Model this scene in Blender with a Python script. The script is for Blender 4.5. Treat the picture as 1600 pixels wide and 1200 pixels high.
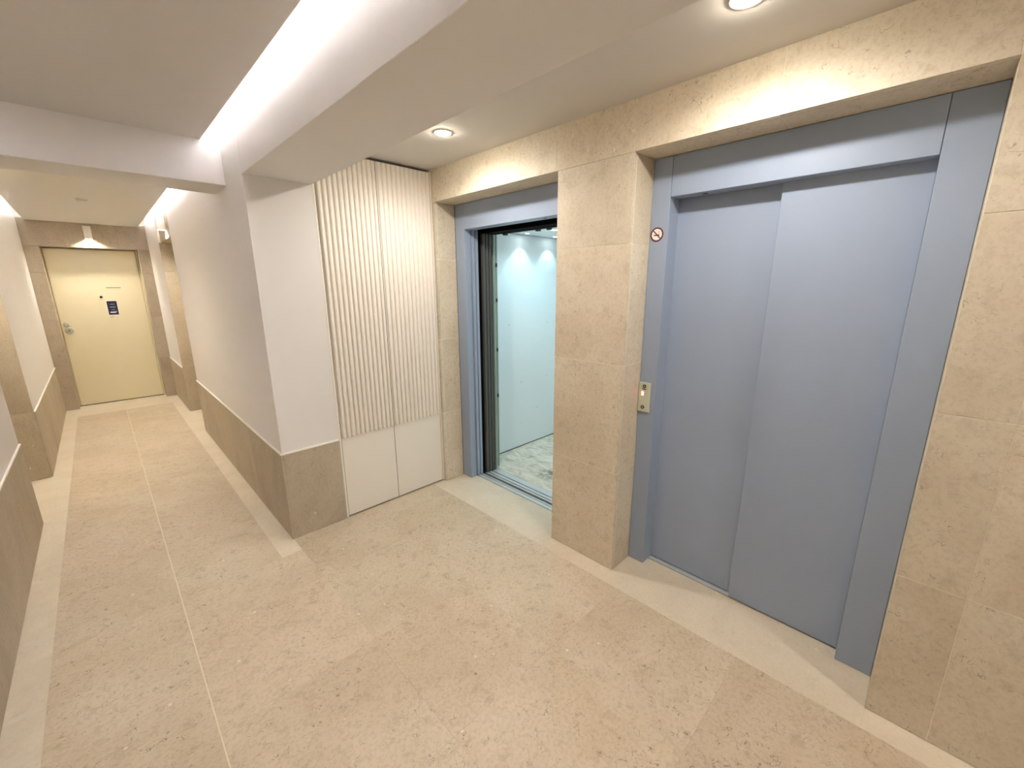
import bpy, bmesh, math, random
from mathutils import Vector, Matrix

random.seed(7)
for o in list(bpy.data.objects):
    bpy.data.objects.remove(o)
scene = bpy.context.scene
col = scene.collection

# ------------------------------------------------------------------ camera, world, exposure
cam_d = bpy.data.cameras.new('camera')
cam = bpy.data.objects.new('camera', cam_d)
col.objects.link(cam)
cam_d.sensor_width = 36.0
cam_d.lens = 648.5 / 1600 * 36
cam_d.clip_start = 0.02
RT = Vector((0.71158585, -0.70257943, -0.00526518))
UP = Vector((0.16532972, 0.16015626, 0.9731475))
FW = Vector((0.68287016, 0.69334849, -0.23012219))
cam.matrix_world = Matrix(((RT.x, UP.x, -FW.x, 0), (RT.y, UP.y, -FW.y, 0), (RT.z, UP.z, -FW.z, 1.575), (0, 0, 0, 1)))
scene.camera = cam

world = bpy.data.worlds.new('world')
scene.world = world
world.use_nodes = True
world.node_tree.nodes['Background'].inputs[0].default_value = (0.5, 0.5, 0.5, 1)
world.node_tree.nodes['Background'].inputs[1].default_value = 0.1

scene.view_settings.view_transform = 'Standard'
scene.view_settings.look = 'None'
scene.view_settings.gamma = 1.0
scene.view_settings.use_curve_mapping = False
scene.view_settings.exposure = 0.51
scene.cycles.max_bounces = 14
scene.cycles.diffuse_bounces = 7
scene.cycles.glossy_bounces = 4
scene.cycles.use_denoising = True
scene.cycles.sample_clamp_indirect = 0.0

# lamp outputs (each lamp is built with its fixture further down)
DOWNLIGHT_W, DOWNLIGHT_C = 27.5, (1.0, 0.96, 0.92)
WALL_LAMP_W, WALL_LAMP_C = 36.0, (1.0, 0.95, 0.82)
CAR_LAMP_W, CAR_LAMP_C = 6.8, (0.55, 0.87, 1.0)
COVE_LOBBY, COVE_CORRIDOR, COVE_C = 132.0, 220.0, (0.84, 0.88, 1.0)

# ------------------------------------------------------------------ measures (metres)
XL, XR, XE = -0.509, 0.660, 1.837           # left wall, corridor right wall, elevator wall
YC = 2.677                                  # face of the column and the cupboard
XS = 1.008                                  # where the column meets the cupboard
Y1, Y2, Y3, Y4 = 5.614, 6.657, 4.097, 5.107  # side door recesses
YD, YD2 = 7.857, 8.036                      # end wall, end door
ZD = 0.575                                  # dado top
ZL = 2.372                                  # lobby ceiling
ZP = 2.379                                  # suspended panel, underside
ZB = 2.155                                  # beam underside
ZO = 2.158                                  # elevator opening top
XF = 2.018                                  # elevator frame plane
E1A, E1B, E2A, E2B = 2.649, 1.514, 1.069, -0.045
YB = -3.0                                   # back of the lobby
ZT = 2.56                                   # slab
JZ = [0.0, 0.586, 1.177, 1.767]             # stone courses

# ------------------------------------------------------------------ helpers
def lin(r, g, b):
    f = lambda c: (c / 12.92 if c <= 0.04045 else ((c + 0.055) / 1.055) ** 2.4)
    return (f(r / 255), f(g / 255), f(b / 255), 1)

class NT:
    def __init__(self, name):
        self.m = bpy.data.materials.new(name)
        self.m.use_nodes = True
        self.t = self.m.node_tree
        self.b = self.t.nodes['Principled BSDF']
    def n(self, typ, **kw):
        nd = self.t.nodes.new(typ)
        for k, v in kw.items():
            if k in ('operation', 'blend_type', 'data_type', 'feature', 'noise_dimensions', 'use_clamp', 'distance'):
                setattr(nd, k, v)
            else:
                nd.inputs[k].default_value = v
        return nd
    def l(self, a, b):
        self.t.links.new(a, b)
    def math(self, op, a, b=None, c=None, clamp=False):
        nd = self.t.nodes.new('ShaderNodeMath')
        nd.operation = op
        nd.use_clamp = clamp
        for i, v in enumerate((a, b, c)):
            if v is None:
                continue
            if isinstance(v, (int, float)):
                nd.inputs[i].default_value = v
            else:
                self.l(v, nd.inputs[i])
        return nd.outputs[0]
    def mix(self, fac, a, b, mode='MIX'):
        nd = self.t.nodes.new('ShaderNodeMix')
        nd.data_type = 'RGBA'
        nd.blend_type = mode
        for i, v in ((0, fac), (6, a), (7, b)):
            if isinstance(v, (int, float, tuple)):
                nd.inputs[i].default_value = v
            else:
                self.l(v, nd.inputs[i])
        return nd.outputs[2]
    def noise(self, vec, scale, detail=4, rough=0.55, dist=0.0):
        nd = self.t.nodes.new('ShaderNodeTexNoise')
        nd.inputs['Scale'].default_value = scale
        nd.inputs['Detail'].default_value = detail
        nd.inputs['Roughness'].default_value = rough
        nd.inputs['Distortion'].default_value = dist
        self.l(vec, nd.inputs['Vector'])
        return nd.outputs['Fac']
    def ramp(self, v, lo, hi):
        nd = self.t.nodes.new('ShaderNodeMapRange')
        nd.interpolation_type = 'SMOOTHSTEP'
        nd.inputs['From Min'].default_value = lo
        nd.inputs['From Max'].default_value = hi
        self.l(v, nd.inputs['Value'])
        return nd.outputs[0]
    def bump(self, h, strength, dist):
        nd = self.t.nodes.new('ShaderNodeBump')
        nd.inputs['Strength'].default_value = strength
        nd.inputs['Distance'].default_value = dist
        self.l(h, nd.inputs['Height'])
        self.l(nd.outputs[0], self.b.inputs['Normal'])

def plain(name, rgb, rough=0.5, metal=0.0, spec=0.5, grain=0.0):
    k = NT(name)
    k.b.inputs['Roughness'].default_value = rough
    k.b.inputs['Metallic'].default_value = metal
    k.b.inputs['Specular IOR Level'].default_value = spec
    c = lin(*rgb)
    geo = k.n('ShaderNodeNewGeometry')
    nz = k.noise(geo.outputs['Position'], 2.2, 3)
    k.l(k.mix(k.math('MULTIPLY', nz, 0.08), c, (c[0] * .8, c[1] * .8, c[2] * .8, 1)), k.b.inputs['Base Color'])
    if grain:
        k.bump(k.noise(geo.outputs['Position'], 420, 2), grain, 0.001)
    return k.m

def emit(name, rgb, strength):
    k = NT(name)
    k.b.inputs['Base Color'].default_value = (0.8, 0.8, 0.8, 1)
    k.b.inputs['Emission Color'].default_value = (*rgb, 1)
    k.b.inputs['Emission Strength'].default_value = strength
    return k.m

def stone(name, c1, c2, dark, marks=0.6, rough=0.45, scale=1.0, stretch=(1, 1, 1)):
    """Shelly limestone: soft clouds, fine grain, curled fossil lines and pale shell flecks."""
    k = NT(name)
    geo = k.n('ShaderNodeNewGeometry')
    info = k.n('ShaderNodeObjectInfo')
    off = k.t.nodes.new('ShaderNodeVectorMath'); off.operation = 'MULTIPLY_ADD'
    comb = k.n('ShaderNodeCombineXYZ')
    k.l(k.math('MULTIPLY', info.outputs['Random'], 37.0), comb.inputs[0])
    k.l(k.math('MULTIPLY', info.outputs['Random'], 19.0), comb.inputs[1])
    k.l(k.math('MULTIPLY', info.outputs['Random'], 53.0), comb.inputs[2])
    k.l(geo.outputs['Position'], off.inputs[0])
    off.inputs[1].default_value = [s * scale for s in stretch]
    k.l(comb.outputs[0], off.inputs[2])
    v = off.outputs[0]
    cloud = k.ramp(k.noise(v, 2.6, 4, 0.6, 0.6), 0.3, 0.72)
    base = k.mix(cloud, lin(*c1), lin(*c2))
    grain = k.noise(v, 70, 4, 0.7)
    base = k.mix(k.math('MULTIPLY', k.ramp(grain, 0.42, 0.72), 0.30 * marks + 0.08), base, lin(*dark))
    mott = k.ramp(k.noise(v, 17, 3, 0.65), 0.52, 0.75)
    base = k.mix(k.math('MULTIPLY', mott, 0.42 * marks), base, lin(*dark))
    # curled fossil lines: thin contours of a noise field, broken up by a mask
    c = k.noise(v, 46, 1.0, 0.4, 0.4)
    line = k.math('SUBTRACT', 1.0, k.ramp(k.math('ABSOLUTE', k.math('SUBTRACT', c, 0.5)), 0.005, 0.026))
    mask = k.math('MULTIPLY', k.ramp(k.noise(v, 31, 2, 0.5), 0.53, 0.61), k.ramp(k.noise(v, 3.4, 3, 0.6), 0.36, 0.56))
    dk = tuple(x * 0.42 for x in lin(*dark)[:3]) + (1,)
    base = k.mix(k.math('MULTIPLY', k.math('MULTIPLY', line, mask), 0.78 * marks), base, dk)
    # pale shell flecks
    vor = k.n('ShaderNodeTexVoronoi', Scale=16.0, Randomness=1.0)
    k.l(v, vor.inputs['Vector'])
    sep = k.n('ShaderNodeSeparateColor')
    k.l(vor.outputs['Color'], sep.inputs[0])
    fl = k.math('MULTIPLY', k.math('SUBTRACT', 1.0, k.ramp(vor.outputs['Distance'], 0.06, 0.13)), k.ramp(sep.outputs[0], 0.86, 0.88))
    base = k.mix(k.math('MULTIPLY', fl, 0.65), base, lin(238, 226, 204))
    base = k.mix(1.0, base, info.outputs['Color'], 'MULTIPLY')
    k.l(base, k.b.inputs['Base Color'])
    k.b.inputs['Specular IOR Level'].default_value = 0.35
    r = k.math('MULTIPLY_ADD', grain, 0.18, rough - 0.09)
    k.l(r, k.b.inputs['Roughness'])
    k.bump(grain, 0.05, 0.002)
    return k.m

M = {}
M['white'] = plain('white_plaster', (227, 223, 219), 0.75, spec=0.25)
M['ceil'] = plain('ceiling_paint', (211, 207, 202), 0.85, spec=0.2)
M['trim'] = plain('white_trim', (238, 235, 228), 0.4)
M['lacquer'] = plain('cream_lacquer', (236, 229, 218), 0.5, spec=0.35)
M['stone'] = stone('limestone_wall', (218, 207, 186), (206, 193, 170), (152, 134, 107), 0.62, 0.55)
M['dado'] = stone('limestone_dado', (192, 179, 159), (177, 163, 142), (134, 117, 94), 0.45, 0.6, 1.2, (1, 1, 0.6))
M['floor'] = stone('limestone_floor', (207, 191, 167), (195, 177, 151), (146, 126, 100), 0.85, 0.42)
M['band'] = stone('limestone_border', (220, 208, 187), (210, 197, 175), (170, 153, 128), 0.25, 0.45)
M['grout'] = plain('pale_grout', (238, 228, 208), 0.9)
M['joint'] = plain('floor_joint_grout', (224, 211, 187), 0.9)
M['bed'] = plain('matching_grout', (200, 186, 164), 0.9)
M['blue'] = plain('blue_grey_paint', (152, 165, 185), 0.42, spec=0.4, grain=0.02)
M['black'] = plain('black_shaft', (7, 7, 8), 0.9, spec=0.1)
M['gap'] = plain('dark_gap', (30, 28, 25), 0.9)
M['alu'] = plain('brushed_aluminium', (206, 210, 210), 0.4, metal=0.4)
M['cardoor'] = plain('car_door_grey', (86, 86, 81), 0.45, metal=0.2)
M['carwall'] = plain('car_wall_white', (232, 236, 236), 0.45)
M['carpost'] = plain('car_post_grey', (160, 176, 166), 0.4, metal=0.3)
M['door'] = plain('cream_door_paint', (231, 221, 188), 0.45)
M['steel'] = plain('satin_steel', (206, 204, 192), 0.3, metal=0.9)
M['dark'] = plain('dark_plastic', (24, 24, 24), 0.4)
M['plate'] = plain('stainless_plate', (204, 208, 188), 0.38, metal=0.15)
M['navy'] = plain('navy_print', (22, 28, 66), 0.5)
M['paper'] = plain('white_paper', (240, 238, 230), 0.7)
M['greyprint'] = plain('grey_print', (140, 140, 160), 0.6)
M['ochre'] = plain('brown_print', (150, 96, 70), 0.6)
M['palemark'] = plain('pale_grey_mark', (168, 156, 126), 0.6)
M['ringred'] = plain('sign_ring_print', (96, 22, 30), 0.5)
M['signink'] = plain('sign_ink', (60, 24, 26), 0.5)
M['signpink'] = plain('sign_smoke_print', (214, 150, 140), 0.5)
M['lens'] = emit('downlight_lens', (1.0, 0.90, 0.74), 240.0)
M['walllens'] = emit('wall_lamp_lens', (1.0, 0.90, 0.70), 30.0)
M['carlens'] = emit('car_light_lens', (0.85, 0.97, 1.0), 30.0)
M['led'] = emit('cove_led', COVE_C, COVE_LOBBY)
M['led2'] = emit('cove_led_corridor', COVE_C, COVE_CORRIDOR)
M['redled'] = emit('red_display', (1.0, 0.14, 0.08), 5.0)

def stained_floor():
    k = NT('car_floor_stone')
    geo = k.n('ShaderNodeNewGeometry')
    v = geo.outputs['Position']
    st = k.t.nodes.new('ShaderNodeVectorMath'); st.operation = 'MULTIPLY'
    k.l(v, st.inputs[0]); st.inputs[1].default_value = (2.2, 1.0, 1.0)
    a = k.mix(k.ramp(k.noise(st.outputs[0], 7, 6, 0.65, 0.8), 0.35, 0.75), lin(222, 216, 200), lin(176, 166, 146))
    dirt = k.ramp(k.noise(st.outputs[0], 4.5, 5, 0.6, 0.5), 0.60, 0.74)
    a = k.mix(k.math('MULTIPLY', dirt, 0.75), a, lin(88, 80, 64))
    # one scuffed, dirty patch near the sill
    d = k.t.nodes.new('ShaderNodeVectorMath'); d.operation = 'SUBTRACT'
    k.l(v, d.inputs[0]); d.inputs[1].default_value = (2.52, 2.13, 0)
    ln = k.t.nodes.new('ShaderNodeVectorMath'); ln.operation = 'LENGTH'
    k.l(d.outputs[0], ln.inputs[0])
    patch = k.math('MULTIPLY', k.math('SUBTRACT', 1.0, k.ramp(ln.outputs['Value'], 0.02, 0.15)), k.ramp(k.noise(v, 22, 4, 0.6), 0.35, 0.6))
    a = k.mix(k.math('MULTIPLY', patch, 0.8), a, lin(74, 68, 52))
    k.l(a, k.b.inputs['Base Color'])
    k.b.inputs['Roughness'].default_value = 0.5
    return k.m
M['carfloor'] = stained_floor()

def worldpos(o):
    p = Vector(o.location)
    while o.parent:
        o = o.parent
        p += o.location
    return p

def link(name, me, mat, parent=None, at=(0, 0, 0)):
    if mat is not None:
        me.materials.append(M[mat])
    o = bpy.data.objects.new(name, me)
    col.objects.link(o)
    o.location = at
    if parent is not None:
        o.parent = parent
        o.location = Vector(at) - worldpos(parent)
    return o

def empty(name, loc=(0, 0, 0), parent=None):
    o = bpy.data.objects.new(name, None)
    col.objects.link(o)
    o.empty_display_size = 0.05
    o.location = loc
    if parent is not None:
        o.parent = parent
        o.location = Vector(loc) - worldpos(parent)
    return o

def tag(o, label, cat, group=None):
    o['label'] = label
    o['category'] = cat
    if group:
        o['group'] = group
    return o

def struct(o):
    o['kind'] = 'structure'
    return o

def box(name, x, y, z, mat, parent=None, bevel=0.0, tint=None, seg=1):
    x0, x1 = min(x), max(x); y0, y1 = min(y), max(y); z0, z1 = min(z), max(z)
    c = Vector(((x0 + x1) / 2, (y0 + y1) / 2, (z0 + z1) / 2))
    bm = bmesh.new()
    bmesh.ops.create_cube(bm, size=1)
    bmesh.ops.scale(bm, vec=(x1 - x0, y1 - y0, z1 - z0), verts=bm.verts)
    if bevel:
        bmesh.ops.bevel(bm, geom=list(bm.edges), offset=bevel, segments=seg, affect='EDGES')
    me = bpy.data.meshes.new(name)
    bm.to_mesh(me); bm.free()
    o = link(name, me, mat, parent, c)
    if tint is not None:
        o.color = (*tint, 1)
    return o

def lathe(name, prof, mat, parent, at, axis=(0, 0, 1), n=32, smooth=True):
    """Turned part: prof = [(radius, height)...] about axis."""
    bm = bmesh.new()
    rings = []
    for r, h in prof:
        if r < 1e-6:
            rings.append([bm.verts.new((0, 0, h))])
        else:
            rings.append([bm.verts.new((r * math.cos(2 * math.pi * i / n), r * math.sin(2 * math.pi * i / n), h)) for i in range(n)])
    for a, b in zip(rings, rings[1:]):
        for i in range(n):
            j = (i + 1) % n
            if len(a) == 1 and len(b) == 1:
                continue
            if len(a) == 1:
                bm.faces.new((a[0], b[i], b[j]))
            elif len(b) == 1:
                bm.faces.new((a[i], a[j], b[0]))
            else:
                bm.faces.new((a[i], a[j], b[j], b[i]))
    bmesh.ops.recalc_face_normals(bm, faces=bm.faces)
    q = Vector((0, 0, 1)).rotation_difference(Vector(axis))
    bmesh.ops.rotate(bm, cent=(0, 0, 0), matrix=q.to_matrix(), verts=bm.verts)
    me = bpy.data.meshes.new(name)
    bm.to_mesh(me); bm.free()
    if smooth:
        for p in me.polygons:
            p.use_smooth = True
        me.set_sharp_from_angle(angle=math.radians(35))
    return link(name, me, mat, parent, at)

def spot(name, parent, at, watts, rgb, size, blend, radius=0.03, aim=(0, 0, -1)):
    d = bpy.data.lights.new(name, 'SPOT')
    d.energy = watts
    d.color = rgb
    d.spot_size = math.radians(size)
    d.spot_blend = blend
    d.shadow_soft_size = radius
    o = bpy.data.objects.new(name, d)
    col.objects.link(o)
    o.rotation_euler = Vector(aim).to_track_quat('-Z', 'Y').to_euler()
    o.location = Vector(at) - worldpos(parent)
    o.parent = parent
    return o

def tn(a=0.035, warm=0.012):
    k = 1 + random.uniform(-a, a)
    w = random.uniform(-warm, warm)
    return (k * (1 + w), k, k * (1 - w))

G = 0.0012          # half a stone joint
TB = 0.0012         # stone arris

# ------------------------------------------------------------------ floor
floor = struct(box('floor', (XL - .3, 2.084), (YB - .2, YD2 + .3), (-.12, -.0035), 'bed'))
box('joint_strip', (.0635, .0685), (YB, 7.39), (-.01, -.0004), 'joint', floor)
def tile(x, y, mat, tint=None, g=0.0002, gx0=None, gx1=None):
    o = box('floor_tile', (x[0] + (g if gx0 is None else gx0), x[1] - (g if gx1 is None else gx1)), (y[0] + g, y[1] - g), (-.012, 0), mat, floor, 0.0002, tint or tn())
    return o
XJ, XBL, XBR, XBE = 0.066, -0.39, 0.545, 1.73
CJ = 0.0022
yj = [2.52 + i * (7.39 - 2.52) / 8 for i in range(9)]
for a, b in zip(yj, yj[1:]):                                    # corridor field, two columns
    tile((XBL, XJ), (a, b), 'floor', tn(.02), gx1=CJ)
    tile((XJ, XBR), (a, b), 'floor', tn(.02), gx0=CJ)
ly = [YB, -2.625, -2.025, -1.425, -.825, -.225, .375, .975, 1.575, 2.175, 2.52]
for a, b in zip(ly, ly[1:]):                                    # lobby field
    tile((XBL, XJ), (a, b), 'floor', tn(.02), gx1=CJ)
    tile((XJ, XR), (a, b), 'floor', tn(.02), gx0=CJ)
for a, b in zip(ly[:-1], ly[1:-1] + [YC]):
    t = (.93, .915, .905) if abs(b - .375) < .01 else tn(.02)
    tile((XR, 1.195), (a, b), 'floor', t)
    tile((1.195, XBE), (a, b), 'floor', t if abs(b - .375) < .01 else tn(.02))
for a, b in zip(ly[:-1], ly[1:]):
    tile((XL, XBL), (a, b), 'band', tn(.02))
lb = [2.52, 3.3, Y3, Y4, 5.9, 6.7, 7.39]
for a, b in zip(lb, lb[1:]):
    tile((XL - (.18 if a == Y3 else 0), XBL), (a, b), 'band', tn(.02))
rb = [2.52, 3.4, 4.5, Y1, Y2, 7.39]
for a, b in zip(rb, rb[1:]):
    tile((XBR, XR + (.18 if a == Y1 else 0)), (a, b), 'band', tn(.02))
tile((XL, .08), (7.39, YD2 + .02), 'band', tn(.02))
tile((.08, XR), (7.39, YD2 + .02), 'band', tn(.02))
eb = [(E1A, YC, XE), (E1B, E1A, 2.084), (E2A, E1B, XE), (E2B, E2A, 2.084), (-.9, E2B, XE), (-1.9, -.9, XE), (YB, -1.9, XE)]
for a, b, x1 in eb:
    tile((XBE, x1), (a, b), 'band', (.97, .965, .95))

# ------------------------------------------------------------------ elevator wall, stone clad
walls = {}
for nm, loc in (('wall_right', (XE, -1.5, 0)), ('wall_right_pillar', (XE, (E2A + E1B) / 2, 0)), ('wall_right_corner', (XE, YC, 0)), ('wall_right_fascia', (XE, 1.0, ZO))):
    walls[nm] = struct(empty(nm, loc))
def host(y, z):
    if z > ZO - .01:
        return walls['wall_right_fascia']
    if y > E1A - .05:
        return walls['wall_right_corner']
    if y > E2A - .01:
        return walls['wall_right_pillar']
    return walls['wall_right']
JD = .0013                                                      # joint depth
XB0 = XE + .02
def back(x, y, z):
    return box('backing', x, y, z, 'grout', host((y[0] + y[1]) / 2, z[0] + .02))
back((XE + JD, XF - .001), (E1A + JD, YC - .001), (0, ZO))
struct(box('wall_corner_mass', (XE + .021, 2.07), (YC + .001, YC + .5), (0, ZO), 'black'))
back((XE + JD, XF + .10), (E2A + JD, E1B - JD), (0, ZO))
back((XE + JD, XF + .10), (YB, E2B - JD), (0, ZO))
back((XE + JD, XF + .10), (YB, YC + .5), (ZO + JD, ZT))
def wtile(x, y, z, tint=None):
    x0, x1 = x; y0, y1 = min(y), max(y); z0, z1 = z
    gx = G if (x1 - x0) > .05 else 0
    gy = G if (y1 - y0) > .025 else 0
    gz = G if (z1 - z0) > .025 else 0
    yc = (y0 + y1) / 2
    return box('stone_tile', (x0 + gx, x1 - gx), (y0 + gy, y1 - gy), (z0 + gz, z1 - gz), 'stone', host(yc, (z0 + z1) / 2 if z1 - z0 > .1 else z0 + .01), TB * .5, tint or tn(.03))
courses = list(zip(JZ, JZ[1:] + [ZO]))
fy = [YC, 2.09, 1.521, 1.075, .51, E2B, -.75, -1.45, -2.2, YB]
for a, b in zip(fy, fy[1:]):                                    # fascia above the openings
    wtile((XE, XB0), (b, a), (ZO, ZL + .003))
for z in courses:
    wtile((XE, XB0), (E1A, YC), z)                              # sliver beside the cupboard
    wtile((XE, XB0), (E2A, E1B), z)                             # pillar
    wtile((XE, XB0), (-.213, E2B), z, (.955, .95, .945))
    for a, b in ((-.8, -.213), (-1.4, -.8), (-2.0, -1.4), (-2.6, -2.0), (YB, -2.6)):
        wtile((XE, XB0), (a, b), z)
    for y0, y1 in ((E1A, E1A + .02), (E1B - .02, E1B), (E2A, E2A + .02), (E2B - .02, E2B)):
        wtile((XB0 + .0008, XF), (y0, y1), z)                   # reveals
for a, b in ((2.09, E1A), (E1B, 2.09), (.51, E2A), (E2B, .51)):
    wtile((XB0 + .0008, XF), (a, b), (ZO, ZO + .02))            # soffits

# ------------------------------------------------------------------ plaster walls and dado
w = struct(box('wall_corridor_right', (XR, XS + .004), (YC, Y1), (0, ZT), 'white'))
w2 = struct(box('wall_corridor_far_right', (XR, 1.1), (Y2 + .02, YD + .02), (0, ZT), 'white'))
w3 = struct(box('wall_left', (XL - .2, XL), (YB, Y3), (0, ZT), 'white'))
w4 = struct(box('wall_corridor_far_left', (XL - .5, XL), (Y4 + .02, YD + .02), (0, ZT), 'white'))
wb = struct(box('wall_back', (XL - .2, 2.4), (YB - .2, YB), (0, ZT), 'white'))
DP = 0.007
def dado(parent, x, y, side, n):
    """Stone dado slabs on a wall parallel to the corridor, side = +1 faces +X."""
    step = (y[1] - y[0]) / n
    xa = (x, x + DP * side)
    for i in range(n):
        box('dado_slab', xa, (y[0] + i * step + .0005, y[0] + (i + 1) * step - .0005), (0, ZD), 'dado', parent, .0006, tn(.02))
    box('dado_cap', (x, x + (DP + .003) * side), y, (ZD + .0005, ZD + .009), 'trim', parent)
dado(w, XR, (YC - DP, Y1), -1, 4)
dado(w2, XR, (Y2 + .02, YD), -1, 2)
dado(w3, XL, (YB, Y3), 1, 8)
dado(w4, XL, (Y4 + .02, YD), 1, 3)
box('dado_slab', (XR, XS), (YC - DP, YC), (0, ZD), 'dado', w, .0006, (.97, .97, .96))
box('dado_cap', (XR - .003, XS), (YC - DP - .003, YC), (ZD + .0005, ZD + .009), 'trim', w)

# side door recesses: stone jamb seen from the lobby, stone lintel, door leaf set back
def recess(name, doorname, x, s, y0, y1):
    """s = +1: recess opens to +X from the wall plane x."""
    r = struct(empty(name, (x, (y0 + y1) / 2, 0)))
    D = .18
    for z in list(zip(JZ, JZ[1:] + [2.1])):
        box('stone_tile', (x + .0005 * s, x + D * s), (y1 + .0005, y1 + .0195), (z[0] + G, z[1] - G), 'dado', r, TB, tn(.03))
        box('stone_tile', (x + .012 * s, x + D * s), (y0 - .0002, y0 + .015), (z[0] + G, z[1] - G), 'dado', r, TB, tn(.03))
    box('lintel', (x + .02 * s, x + D * s), (y0, y1 + .02), (2.1, ZT), 'dado', r, TB, tn(.02))
    box('backing', (x + (D + .05) * s, x + (D + .2) * s), (y0 - .1, y1 + .1), (0, ZT), 'grout', r)
    d = struct(empty(doorname, (x + D * s, (y0 + y1) / 2, 0)))
    box('door_leaf', (x + D * s, x + (D + .045) * s), (y0 + .03, y1 - .03), (.008, 2.07), 'door', d, .002)
    for a, b in ((y0 + .005, y0 + .027), (y1 - .027, y1)):
        box('door_frame', (x + (D - .01) * s, x + (D + .05) * s), (a, b), (0, 2.1), 'door', d, .001)
    lathe('lock', [(0, 0), (.026, 0), (.026, .008), (.012, .012), (.012, .05), (0, .05)], 'steel', d, (x + D * s, y0 + .09, 1.05), (-s, 0, 0))
recess('wall_recess_right', 'door_2', XR, 1, Y1, Y2)
recess('wall_recess_left', 'door_3', XL, -1, Y3, Y4)

# ------------------------------------------------------------------ end wall and end door
we = struct(box('wall_end', (-1.2, 1.3), (YD2 + .06, YD2 + .2), (0, ZT), 'grout'))
DL, DR, DZ = -.374, .534, 2.083
for z in list(zip(JZ, JZ[1:] + [DZ])):
    for a, b in ((XL, DL), (DR, XR)):
        box('stone_tile', (a + G, b - .0005), (YD, YD2 + .05), (z[0] + G, z[1] - G), 'dado', we, TB, tn(.04))
for a, b in ((XL, -.1), (-.1, .35), (.35, XR)):
    box('stone_tile', (a + G * .4, b - G * .4), (YD, YD2 + .05), (DZ, 2.40), 'dado', we, TB, tn(.02))

d1 = struct(empty('door_1', ((DL + DR) / 2, YD2, 0)))
box('door_leaf', (DL + .012, DR - .022), (YD2, YD2 + .045), (.010, DZ - .012), 'door', d1, .002)
box('door_frame', (DR - .018, DR - .001), (YD2 - .012, YD2 + .05), (0, DZ - .001), 'door', d1, .001)
box('door_frame', (DL + .001, DL + .009), (YD2 + .004, YD2 + .05), (0, DZ - .001), 'door', d1, .001)
box('threshold', (DL, DR), (YD2 + .002, YD2 + .05), (0, .0085), 'gap', d1)
kn = lathe('knob', [(0, -.001), (.036, -.001), (.036, .006), (.016, .010), (.014, .030), (.027, .038), (.030, .050), (.024, .060), (0, .062)], 'steel', d1, (-.308, YD2, 1.108), (0, -1, 0))
lk = lathe('lock', [(0, -.001), (.042, -.001), (.042, .007), (.036, .014), (.018, .016), (.016, .022), (0, .022)], 'steel', d1, (-.300, YD2, 1.030), (0, -1, 0))
box('keyhole', (-.309, -.291), (YD2 - .0232, YD2 - .0215), (1.025, 1.035), 'dark', lk)
lathe('peephole', [(0, -.001), (.015, -.001), (.015, .004), (.011, .006), (0, .005)], 'dark', d1, (.074, YD2, 1.457), (0, -1, 0))
box('pale_strip', (.142, .29), (YD2 - .0012, YD2), (1.572, 1.586), 'palemark', d1)  # thin pale grey strip across the door leaf

nt = tag(empty('door_notice', (.165, YD2, 1.21)), 'small navy printed notice with white edge stuck on cream end door', 'notice')
box('sheet', (.108, .222), (YD2 - .0010, YD2 - .0001), (1.200, 1.408), 'paper', nt)
box('printed_panel', (.114, .216), (YD2 - .0016, YD2 - .0010), (1.214, 1.400), 'navy', nt)
for i, (a, b, z, h, m) in enumerate(((.140, .192, 1.352, .010, 'greyprint'), (.137, .196, 1.312, .013, 'greyprint'), (.148, .186, 1.280, .008, 'greyprint'), (.132, .190, 1.240, .016, 'paper'), (.168, .206, 1.252, .012, 'greyprint'))):
    box('printed_line', (a, b), (YD2 - .0021, YD2 - .0016), (z, z + h), m, nt)
bm_o = box('pen_mark', (.118, .156), (YD2 - .0008, YD2 - .0002), (1.182, 1.187), 'ochre', nt)
bm_o.rotation_euler = (0, math.radians(-22), 0)

# ------------------------------------------------------------------ ceilings, beams, coves
slab = struct(box('ceiling', (XL - .6, 2.4), (YB - .2, YD2 + .2), (ZT, ZT + .15), 'ceil'))
cl = struct(box('ceiling_lobby', (XS, XE + .10), (YB, YC + .04), (ZL, ZT - .002), 'ceil'))
beam = struct(box('ceiling_beam', (XR, XS + .0005), (YB, YC), (ZB, ZT - .001), 'white', bevel=.002))
cross = struct(box('ceiling_cross_beam', (XL, XR), (3.049, 3.367), (ZB, ZT - .001), 'white', bevel=.002))
def panel(name, x, y, strips, led='led', ledgap=.03):
    p = struct(box(name, x, y, (ZP, ZP + .012), 'ceil', bevel=.001))
    for xs, side in strips:
        box('led_strip', (xs - .001 * side, xs + .001 * side), (y[0] + .03, y[1] - ledgap), (ZP + .014, ZP + .026), led, p)
        box('led_light_blocker', (xs - .003, xs + .003), (y[0] + .03, y[1] - ledgap), (ZP + .0265, ZP + .030), 'alu', p)  # unseen blocker added above the strip to keep its light off the slab
    return p
panel('ceiling_panel_lobby', (-.425, .568), (YB, 3.0485), ((.50, 1), (-.36, -1)))
panel('ceiling_panel_corridor', (-.440, .585), (3.3675, YD), ((.52, 1), (-.38, -1)), 'led2', .55)

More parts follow.
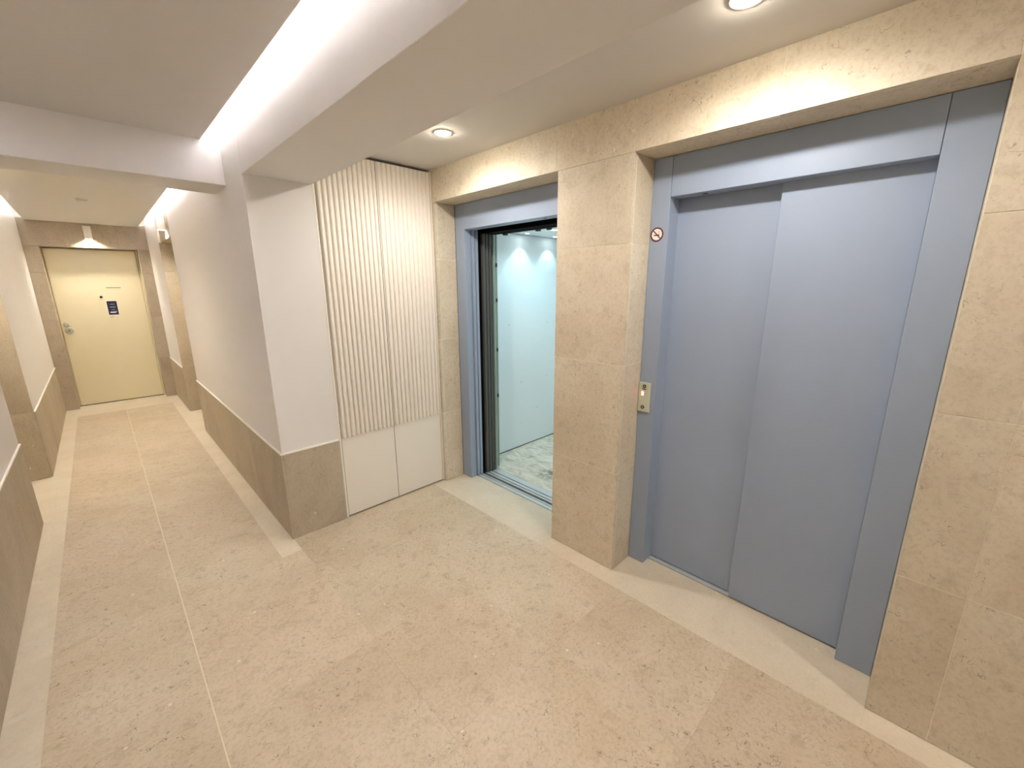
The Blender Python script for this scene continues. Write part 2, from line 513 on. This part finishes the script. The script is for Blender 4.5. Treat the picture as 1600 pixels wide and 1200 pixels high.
# ------------------------------------------------------------------ slatted cupboard
cup = tag(empty('cupboard', ((XS + XE) / 2, YC, 0)), 'tall cream cupboard with fluted upper doors in the lobby corner', 'cupboard')
box('carcass', (XS + .016, XE - .012), (YC + .03, YC + .38), (.006, ZL - .012), 'gap', cup)
box('side_trim', (XS + .0045, XS + .017), (YC - .001, YC + .06), (.001, ZL - .012), 'lacquer', cup, .001)
box('side_trim', (XE - .009, XE + .0195), (YC + .002, YC + .06), (.001, ZL - .012), 'lacquer', cup, .001)
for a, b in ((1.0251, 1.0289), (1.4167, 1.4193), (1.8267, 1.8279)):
    box('gap_shade_strip', (a, b), (YC + .0045, YC + .03), (.008, ZL - .018), 'gap', cup)  # near-black strips added to paint the shade in the door gaps
def slat_mesh(wd, z0, z1):
    """Half-round batten with rounded top, flat back on y=0, nose towards -y."""
    bm = bmesh.new()
    n = 8
    rad = wd * .350
    dep = .0160
    secs = [(z0, .6), (z0 + .003, 1.0), (z1 - .010, 1.0), (z1 - .004, .85), (z1, .45)]
    rings = []
    for z, s in secs:
        rings.append([bm.verts.new((-rad * math.cos(math.pi * i / n) * (.75 + .25 * s), -dep * s * math.sin(math.pi * i / n) ** .8, z)) for i in range(n + 1)])
    for a, b in zip(rings, rings[1:]):
        for i in range(n):
            bm.faces.new((a[i], a[i + 1], b[i + 1], b[i]))
    bm.faces.new(rings[0]); bm.faces.new(rings[-1])
    bmesh.ops.recalc_face_normals(bm, faces=bm.faces)
    me = bpy.data.meshes.new('slat')
    bm.to_mesh(me); bm.free()
    for p in me.polygons:
        p.use_smooth = True
    me.set_sharp_from_angle(angle=math.radians(40))
    me.materials.append(M['lacquer'])
    return me
for a, b in ((1.029, 1.4165), (1.4195, 1.8265)):
    dr = box('door', (a, b), (YC + .004, YC + .024), (.008, ZL - .016), 'lacquer', cup, .0012)
    n = 12
    pitch = (b - a) / n
    me = slat_mesh(pitch, .583, ZL - .018)
    for i in range(n):
        o = bpy.data.objects.new('slat', me)
        col.objects.link(o)
        o.parent = dr
        o.location = Vector((a + (i + .5) * pitch, YC + .004, 0)) - worldpos(dr)

# ------------------------------------------------------------------ elevator entrances
def entrance(label, y_hi, y_lo, in_hi, in_lo, is_open):
    e = tag(empty('elevator_entrance', (XF, (y_hi + y_lo) / 2, 0)), label, 'elevator door', 'elevator entrances in the stone wall')
    hz = 1.980
    box('jamb', (XF, 2.075 if is_open else 2.15), (in_hi, y_hi - .001), (0, ZO - .001), 'blue', e, .0015)
    box('jamb', (XF, 2.075), (y_lo + .001, in_lo), (0, ZO - .001), 'blue', e, .0015)
    h = box('header', (XF, 2.105), (in_lo + .0015, in_hi - .0015), (hz, ZO - .001), 'blue', e, .0015)
    lathe('release_hole', [(0, .0006), (.011, .0006), (.011, -.0002), (.0125, -.0002), (.0125, .0012), (0, .0012)], 'dark', h, (2.062, in_lo + .755 if not is_open else in_lo + .155, hz), (0, 0, -1))
    if is_open:
        box('sliding_panel', (2.080, 2.104), (in_hi - .013, in_hi + .32), (.008, hz + .03), 'blue', e, .0015)
        box('sliding_panel', (2.112, 2.136), (in_hi - .013, in_hi + .32), (.008, hz + .03), 'blue', e, .0015)
    else:
        mid = in_lo + .452
        box('sliding_panel', (2.115, 2.139), (mid - .03, in_hi + .02), (.008, hz + .03), 'blue', e, .0015)
        box('sliding_panel', (2.080, 2.104), (in_lo + .002, mid), (.008, hz + .03), 'blue', e, .0015)
    s = box('sill', (2.085, 2.150), (in_lo - .05, in_hi + .03), (-.03, -.014), 'black', e)
    for a, b in ((2.0885, 2.1215), (2.1280, 2.143)):
        box('sill_rib', (a, b), (in_lo - .05, in_hi + .03), (-.014, .003), 'alu', s, .0008)
    return e
el1 = entrance('open blue-grey elevator doorway showing the lit white car, beside the cupboard', E1A, E1B, 2.540, 1.640, True)
el2 = entrance('closed blue-grey elevator door of two sliding panels, with call panel on its frame', E2A, E2B, .975, .076, False)
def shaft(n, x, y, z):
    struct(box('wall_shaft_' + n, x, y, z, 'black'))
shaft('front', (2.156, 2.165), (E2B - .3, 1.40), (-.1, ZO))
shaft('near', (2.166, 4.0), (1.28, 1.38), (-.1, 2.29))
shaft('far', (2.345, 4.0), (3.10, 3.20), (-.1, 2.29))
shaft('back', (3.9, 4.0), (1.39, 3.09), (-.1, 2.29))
box('gap_shade_filler', (2.142, 2.166), (2.534, 2.85), (.002, 2.05), 'black', el1)  # added black filler standing in for the deep shade between the doors
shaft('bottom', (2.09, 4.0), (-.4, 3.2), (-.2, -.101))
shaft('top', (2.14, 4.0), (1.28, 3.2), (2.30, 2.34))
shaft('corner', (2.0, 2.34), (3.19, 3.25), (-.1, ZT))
# ------------------------------------------------------------------ elevator car
CX0, CX1, CY0, CY1, CZ = 2.300, 3.62, 1.50, 2.742, 2.024
car = tag(empty('elevator_car', ((CX0 + CX1) / 2, (CY0 + CY1) / 2, 0)), 'white-panelled elevator car lit cool white behind the open blue doorway', 'elevator car')
box('car_floor', (CX0, CX1), (CY0, CY1), (-.08, 0), 'carfloor', car)
for nm, x, y in (('car_wall', (CX0 + .03, CX1), (CY1, CY1 + .03)), ('car_wall', (CX0, CX1), (CY0 - .03, CY0)), ('car_wall', (CX1, CX1 + .03), (CY0, CY1))):
    wl = box(nm, x, y, (.008, CZ + .03), 'carwall', car)
    if y[0] == CY1:
        box('base_gap', (CX0, CX1), (CY1 - .0008, CY1), (0, .0085), 'dark', wl)
        for sx, sz in ((2.83, .662), (3.20, .674), (2.67, 1.225), (3.06, .36), (2.83, .25), (3.20, 1.22)):
            lathe('screw', [(0, .0022), (.005, .0022), (.006, 0)], 'steel', wl, (sx, CY1, sz), (0, -1, 0), n=10)
ceil = box('car_ceiling', (CX0, CX1 + .03), (CY0 - .03, CY1 + .03), (CZ, CZ + .04), 'carwall', car)
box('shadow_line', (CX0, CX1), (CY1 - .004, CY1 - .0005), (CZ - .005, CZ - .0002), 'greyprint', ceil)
def car_light(x, y, watts, size, blend, rad):
    lm = lathe('car_light', [(rad * .72, .003), (rad * .95, .003), (rad, 0), (rad, -.002)], 'alu', car, (x, y, CZ), (0, 0, -1))
    lathe('lens', [(0, .0015), (rad * .72, .0015)], 'carlens', lm, (x, y, CZ), (0, 0, -1))
    spot('car_lamp', car, (x, y, CZ - .006), watts, CAR_LAMP_C, size, blend, .012)
for x in (2.805, 3.19):
    for y in (CY1 - .092, CY0 + .092):
        car_light(x, y, CAR_LAMP_W * .5, 84, .35, .028)
for x, y in ((2.81, 2.34), (3.2, 1.95)):
    car_light(x, y, CAR_LAMP_W * 1.25, 150, .6, .045)
box('front_post', (2.272, 2.296), (2.506, 2.60), (.004, 1.99), 'carpost', car, .001)
box('front_wall', (2.297, 2.33), (2.53, CY1), (.004, CZ), 'carwall', car, .001)
box('front_wall', (2.27, 2.33), (CY0 - .03, 1.60), (.004, CZ), 'carwall', car, .001)
lc = box('light_curtain', (2.2975, 2.309), (2.502, 2.529), (.03, 1.98), 'carpost', car, .001)
for z in (1.72, 1.45, 1.05, .66):
    box('clip', (2.292, 2.302), (2.496, 2.504), (z, z + .028), 'dark', lc)
for a, b in ((2.172, 2.197), (2.204, 2.229), (2.236, 2.262)):
    box('car_door', (a, b), (2.514, 2.90), (.006, 1.985), 'cardoor', car, .0015)
hd = box('car_header', (2.168, 2.296), (CY0 + .05, 2.98), (1.960, 2.16), 'black', car)
box('door_track', (2.262, 2.276), (CY0 + .1, 2.40), (1.953, 1.960), 'dark', hd)
for y in (2.36, 2.03, 1.93):
    box('bracket', (2.266, 2.29), (y, y + .03), (1.944, 1.960), 'dark', hd)
cs = box('car_sill', (2.166, 2.300), (1.55, 2.56), (-.06, -.016), 'black', car)
for a, b in ((2.170, 2.187), (2.198, 2.225), (2.236, 2.294)):
    box('sill_rib', (a, b), (1.55, 2.56), (-.016, .003), 'alu', cs, .0008)

# ------------------------------------------------------------------ call panel and sticker on the closed elevator's frame
cp = tag(empty('call_panel', (XF, 1.035, .91)), 'narrow steel call panel with red digit on closed elevator frame', 'call panel')
XP = XF - .009
box('plate', (XP, XF), (1.002, 1.066), (.911, 1.071), 'plate', cp, .001)
ky = lathe('key_switch', [(0, .0015), (.005, .0015), (.006, .003), (.0095, .003), (.0095, 0)], 'dark', cp, (XP, 1.034, 1.051), (-1, 0, 0), n=20)
lathe('key_core', [(0, .0022), (.0045, .0022), (.0045, .001)], 'steel', ky, (XP - .0008, 1.034, 1.051), (-1, 0, 0), n=16)
box('key_mark', (XP - .0006, XP), (1.022, 1.046), (1.0335, 1.0375), 'dark', cp)
# seven-segment style 0
yc0, zc0, hw, hh, t = 1.043, 1.011, .0055, .0095, .0032
for a in ((yc0 - hw, yc0 + hw, zc0 + hh - t, zc0 + hh), (yc0 - hw, yc0 + hw, zc0 - hh, zc0 - hh + t), (yc0 - hw, yc0 - hw + t, zc0 - hh, zc0 + hh), (yc0 + hw - t, yc0 + hw, zc0 - hh, zc0 + hh)):
    box('display_segment', (XP - .0006, XP), a[:2], a[2:], 'redled', cp)
bt = lathe('call_button', [(.0055, .002), (.006, .003), (.0095, .003), (.0095, 0)], 'dark', cp, (XP, 1.038, .936), (-1, 0, 0), n=24)
lathe('button_cap', [(0, .0035), (.005, .0032), (.0055, .001)], 'steel', bt, (XP, 1.038, .936), (-1, 0, 0), n=20)

sk = tag(empty('no_smoking_sticker', (XF, 1.030, 1.816)), 'round red-ringed no-smoking sticker on closed elevator frame', 'sticker')
SX = XF
lathe('disc', [(0, .0008), (.032, .0008), (.032, 0)], 'paper', sk, (SX, 1.030, 1.816), (-1, 0, 0), n=36, smooth=False)
lathe('ring', [(.0265, .0008), (.0265, .0013), (.0335, .0013), (.0335, 0)], 'ringred', sk, (SX, 1.030, 1.816), (-1, 0, 0), n=36, smooth=False)
box('cigarette', (SX - .0011, SX - .0008), (1.016, 1.045), (1.810, 1.8155), 'signink', sk)
box('smoke', (SX - .0011, SX - .0008), (1.014, 1.0165), (1.818, 1.832), 'signpink', sk)
box('smoke', (SX - .0011, SX - .0008), (1.0185, 1.0265), (1.828, 1.831), 'signpink', sk)
box('smoke', (SX - .0011, SX - .0008), (1.020, 1.0225), (1.818, 1.826), 'signpink', sk)
sl = box('slash', (SX - .0016, SX - .0011), (1.030 - .029, 1.030 + .029), (1.8135, 1.8185), 'ringred', sk)
sl.rotation_euler = (math.radians(45), 0, 0)

# ------------------------------------------------------------------ downlights in the lobby ceiling
def downlight(y, label):
    x = 1.468
    d = tag(empty('downlight', (x, y, ZL)), label, 'downlight', 'recessed downlights over the elevators')
    lathe('ring', [(.036, -.004), (.038, .004), (.046, .004), (.048, 0)], 'trim', d, (x, y, ZL), (0, 0, -1))
    lathe('lens', [(0, .016), (.014, .0145), (.026, .010), (.036, .001)], 'lens', d, (x, y, ZL), (0, 0, -1))
    spot('downlight_lamp', d, (x, y, ZL - .020), DOWNLIGHT_W, DOWNLIGHT_C, 175, .7, .03)
downlight(2.005, 'glowing recessed downlight over the open elevator doorway')
downlight(.525, 'glowing recessed downlight over the closed elevator door')
downlight(-.95, 'recessed downlight over the bare stone wall past the closed elevator')

# ------------------------------------------------------------------ white box wall lamps over the doors
def wall_lamp(label, c, nrm):
    """c = point on the wall at the lamp's base, nrm = outward wall normal."""
    n = Vector(nrm); t = Vector((-n.y, n.x, 0))
    d = tag(empty('wall_lamp', c), label, 'wall lamp', 'white box lamps over the flat doors')
    c = Vector(c)
    def bx(nm, a0, a1, o0, o1, z0, z1, mat, par, bev=0):
        p, q = c + t * a0 + n * o0, c + t * a1 + n * o1
        return box(nm, (p.x, q.x), (p.y, q.y), (c.z + z0, c.z + z1), mat, par, bev)
    bx('housing', -.037, .037, 0, .075, .004, .160, 'trim', d, .002)
    rim = bx('rim', -.037, .037, .0, .004, 0, .004, 'trim', d)
    bx('rim', -.037, .037, .071, .075, 0, .004, 'trim', d)
    bx('rim', -.037, -.033, .004, .071, 0, .004, 'trim', d)
    bx('rim', .033, .037, .004, .071, 0, .004, 'trim', d)
    bx('lens', -.030, .030, .008, .066, .002, .0038, 'walllens', d)
    p = c + n * .037
    spot('wall_lamp_bulb', d, (p.x, p.y, c.z - .004), WALL_LAMP_W, WALL_LAMP_C, 156, .9, .02)
wall_lamp('white box lamp glowing over the cream end door', (.080, YD, 2.185), (0, -1, 0))
wall_lamp('white box lamp in the recess on the right corridor wall', (XR + .02, 6.06, 2.185), (-1, 0, 0))
wall_lamp('white box lamp in the recess on the left corridor wall', (XL - .02, 4.60, 2.185), (1, 0, 0))

# ------------------------------------------------------------------ small round fitting on the corridor ceiling
sd = tag(empty('smoke_detector', (.07, 5.754, ZP)), 'small round white fitting on the corridor ceiling', 'smoke detector')
lathe('base', [(0, 0), (.042, 0), (.042, .006), (.036, .010)], 'ceil', sd, (.07, 5.754, ZP), (0, 0, -1))
lathe('cap', [(.036, .010), (.030, .018), (.012, .022), (0, .022)], 'ceil', sd, (.07, 5.754, ZP), (0, 0, -1))
